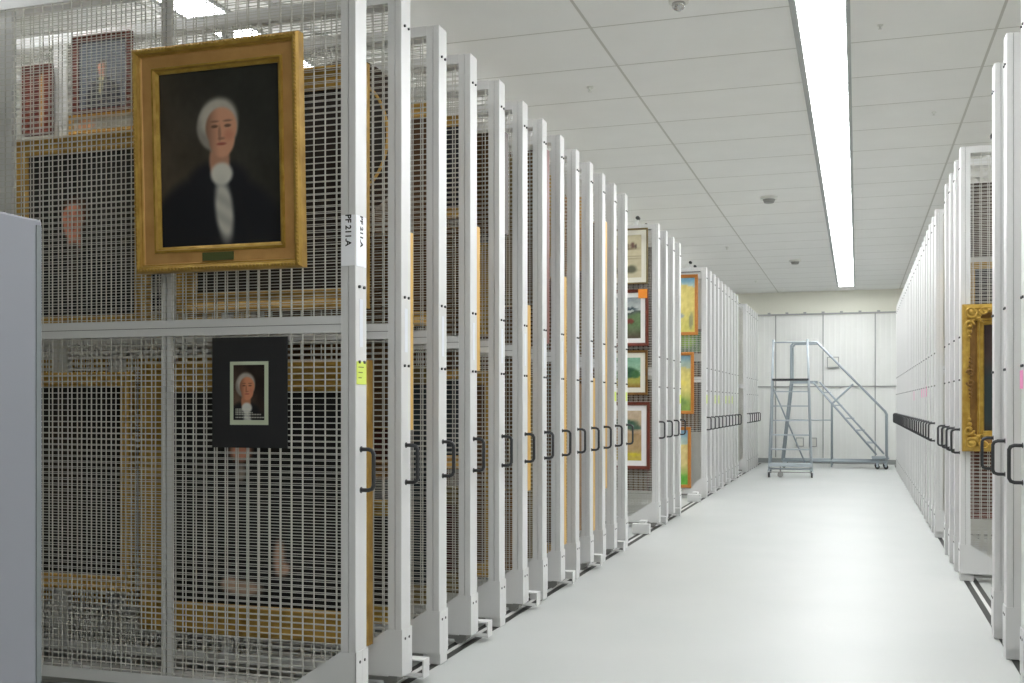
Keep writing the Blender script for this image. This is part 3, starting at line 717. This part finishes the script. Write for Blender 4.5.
# tower ladder in front: seen from behind, straight frame with cross rungs
e = empty('rolling_ladder', (-1.115, 19.5, 0), 'tall narrow rolling ladder tower standing in front of the stair ladder', 'rolling ladder', rz=.05)
HT, PLAT = 2.43, 1.74
def hw(z): return .365-.075*z/HT
for s in (-1, 1):
    B().tube([(s*hw(.1), 0, .12), (s*hw(PLAT), .10, PLAT), (s*hw(HT), .10, HT)], .021, 10).obj('side_rail', M_ladder_l, parent=e)
    B().tube([(s*hw(.1), 1.15, .12), (s*hw(PLAT), .55, PLAT)], .02, 8).obj('rear_leg', M_ladder, parent=e)
    B().tube([(s*hw(0), -.02, .14), (s*hw(0), 1.18, .14)], .018, 8).obj('base_rail', M_ladder, parent=e)
    for y_ in (0, 1.15):
        b = B(); caster(b, s*(hw(0)+.0), y_); b.obj('caster', M_ladder, M_rubber, parent=e)
for z in (.50, .755, 1.01, 1.265):
    y_ = .1*z/PLAT
    B().box(-hw(z)+.01, hw(z)-.01, y_, y_+.14, z-.02, z).obj('step', M_ladder_l, parent=e)
B().box(-hw(1.5), hw(1.5), .08, .2, 1.5, 1.52).obj('step', M_ladder_l, parent=e)
B().box(-hw(.24)-.01, hw(.24)+.01, -.03, .16, .19, .25).obj('bottom_tread', M_ladder_l, parent=e, bevel=.004)
B().box(-hw(PLAT), hw(PLAT), .07, .58, PLAT-.035, PLAT).obj('platform', M_dark, parent=e)
B().tube([(-hw(HT)-.0, .10, HT-.05), (hw(HT), .10, HT-.05)], .013, 8).obj('guard_rail', M_ladder, parent=e)
B().tube([(-hw(1.6), .6, 1.6), (hw(.3)*.72, 1.08, .2)], .014, 8).obj('diagonal_brace', M_ladder, parent=e)
for y_ in (.02, 1.15): B().tube([(-hw(0), y_, .15), (hw(0), y_, .15)], .014, 8).obj('cross_bar', M_ladder, parent=e)
B().cyl((-.17, -.01, .05), (-.17, .03, .05), .05, 16).cyl((-.17, .03, .06), (-.17, .03, .2), .012, 8).box(-.36, .36, -.01, .02, .085, .1).obj('lock_pedal', M_greyp, parent=e)

# stair ladder behind, seen in profile along the back wall
YB = 22.45
def P2(xp, yp, Y=YB):
    X, Z = px(xp, yp, Y); return X, Z
e = empty('rolling_stair_ladder', (0, YB, 0), 'rolling stair ladder seen side-on along the back wall', 'rolling ladder')
xb, _ = P2(782, 460); xt, zp = P2(791, 381); xp1, _ = P2(816, 381); xs, _ = P2(884, 458); _, ztop = P2(800, 342.5)
_, zlow = P2(886, 413); xe, _ = P2(887, 413); xm, zm = P2(831.5, 404); xj, zj = P2(853, 384); xk, _ = P2(817, 342)
DW = .6
ZB = .15
for s in (0, DW):
    B().tube([(xb, s, ZB), (xt, s, zp), (xt, s, ztop-.06), (xt+.05, s, ztop), (xk, s, ztop), (xe-.03, s, zlow+.03), (xe, s, zlow-.03), (xe, s, ZB)], .021, 8).obj('handrail', M_ladder, parent=e)
    for (a0, b0), (a1, b1) in (((812.8, 381), (876.5, 455)), ((819.5, 381), (884, 454))):
        q0 = P2(a0, b0); q1 = P2(a1, b1); B().tube([(q0[0], s, q0[1]-.02), (q1[0], s, q1[1])], .016, 8).obj('stringer', M_ladder, parent=e)
    B().tube([(xb, s, ZB), (xe, s, ZB)], .022, 8).obj('base_rail', M_ladder, parent=e)
    B().tube([(xm, s, .03), (xm, s, zm), (xj, s, zj)], .016, 8).obj('middle_upright', M_ladder, parent=e)
    for x_ in (xb+.04, xe-.02, xe-.18):
        b = B(); b.cyl((x_, s-.014, .048), (x_, s+.014, .048), .046, 16, mi=1); b.box(x_-.02, x_+.02, s-.022, s-.017, .045, .14); b.box(x_-.02, x_+.02, s+.017, s+.022, .045, .14)
        b.obj('caster', M_ladder, M_rubber, parent=e)
for a0, b0 in ((826, 392), (837.5, 405), (849.5, 418), (860, 430), (871.5, 442.5)):
    X, Z = P2(a0, b0); B().box(X-.10, X+.09, .006, DW-.006, Z-.02, Z+.005).obj('step', M_ladder_l, parent=e)
B().box(xt-.02, xp1+.02, 0, DW, zp-.045, zp).obj('platform', M_ladder, parent=e)
B().box(xe-.28, xe+.04, -.02, DW+.02, .2, .235).obj('bottom_tread', M_ladder, parent=e)
_, zc = P2(800, 420)
for pa, pb, r_ in (((xt-.05, 0, zc), (xm, 0, zc), .011), ((xt, 0, ztop-.06), (xt, DW, ztop-.06), .016), ((xb, 0, ZB), (xb, DW, ZB), .016), ((xe, 0, ZB), (xe, DW, ZB), .016)):
    B().tube([pa, pb], r_, 8).obj('cross_bar', M_ladder, parent=e)

# ------------------------------------------------------------------ world / view
wd = bpy.data.worlds.new('world'); S.world = wd; wd.use_nodes = True
wd.node_tree.nodes['Background'].inputs['Color'].default_value = (.05, .05, .05, 1)
S.view_settings.view_transform = 'Standard'; S.view_settings.look = 'None'
S.view_settings.gamma = 1; S.view_settings.use_curve_mapping = False
S.view_settings.exposure = 0.3
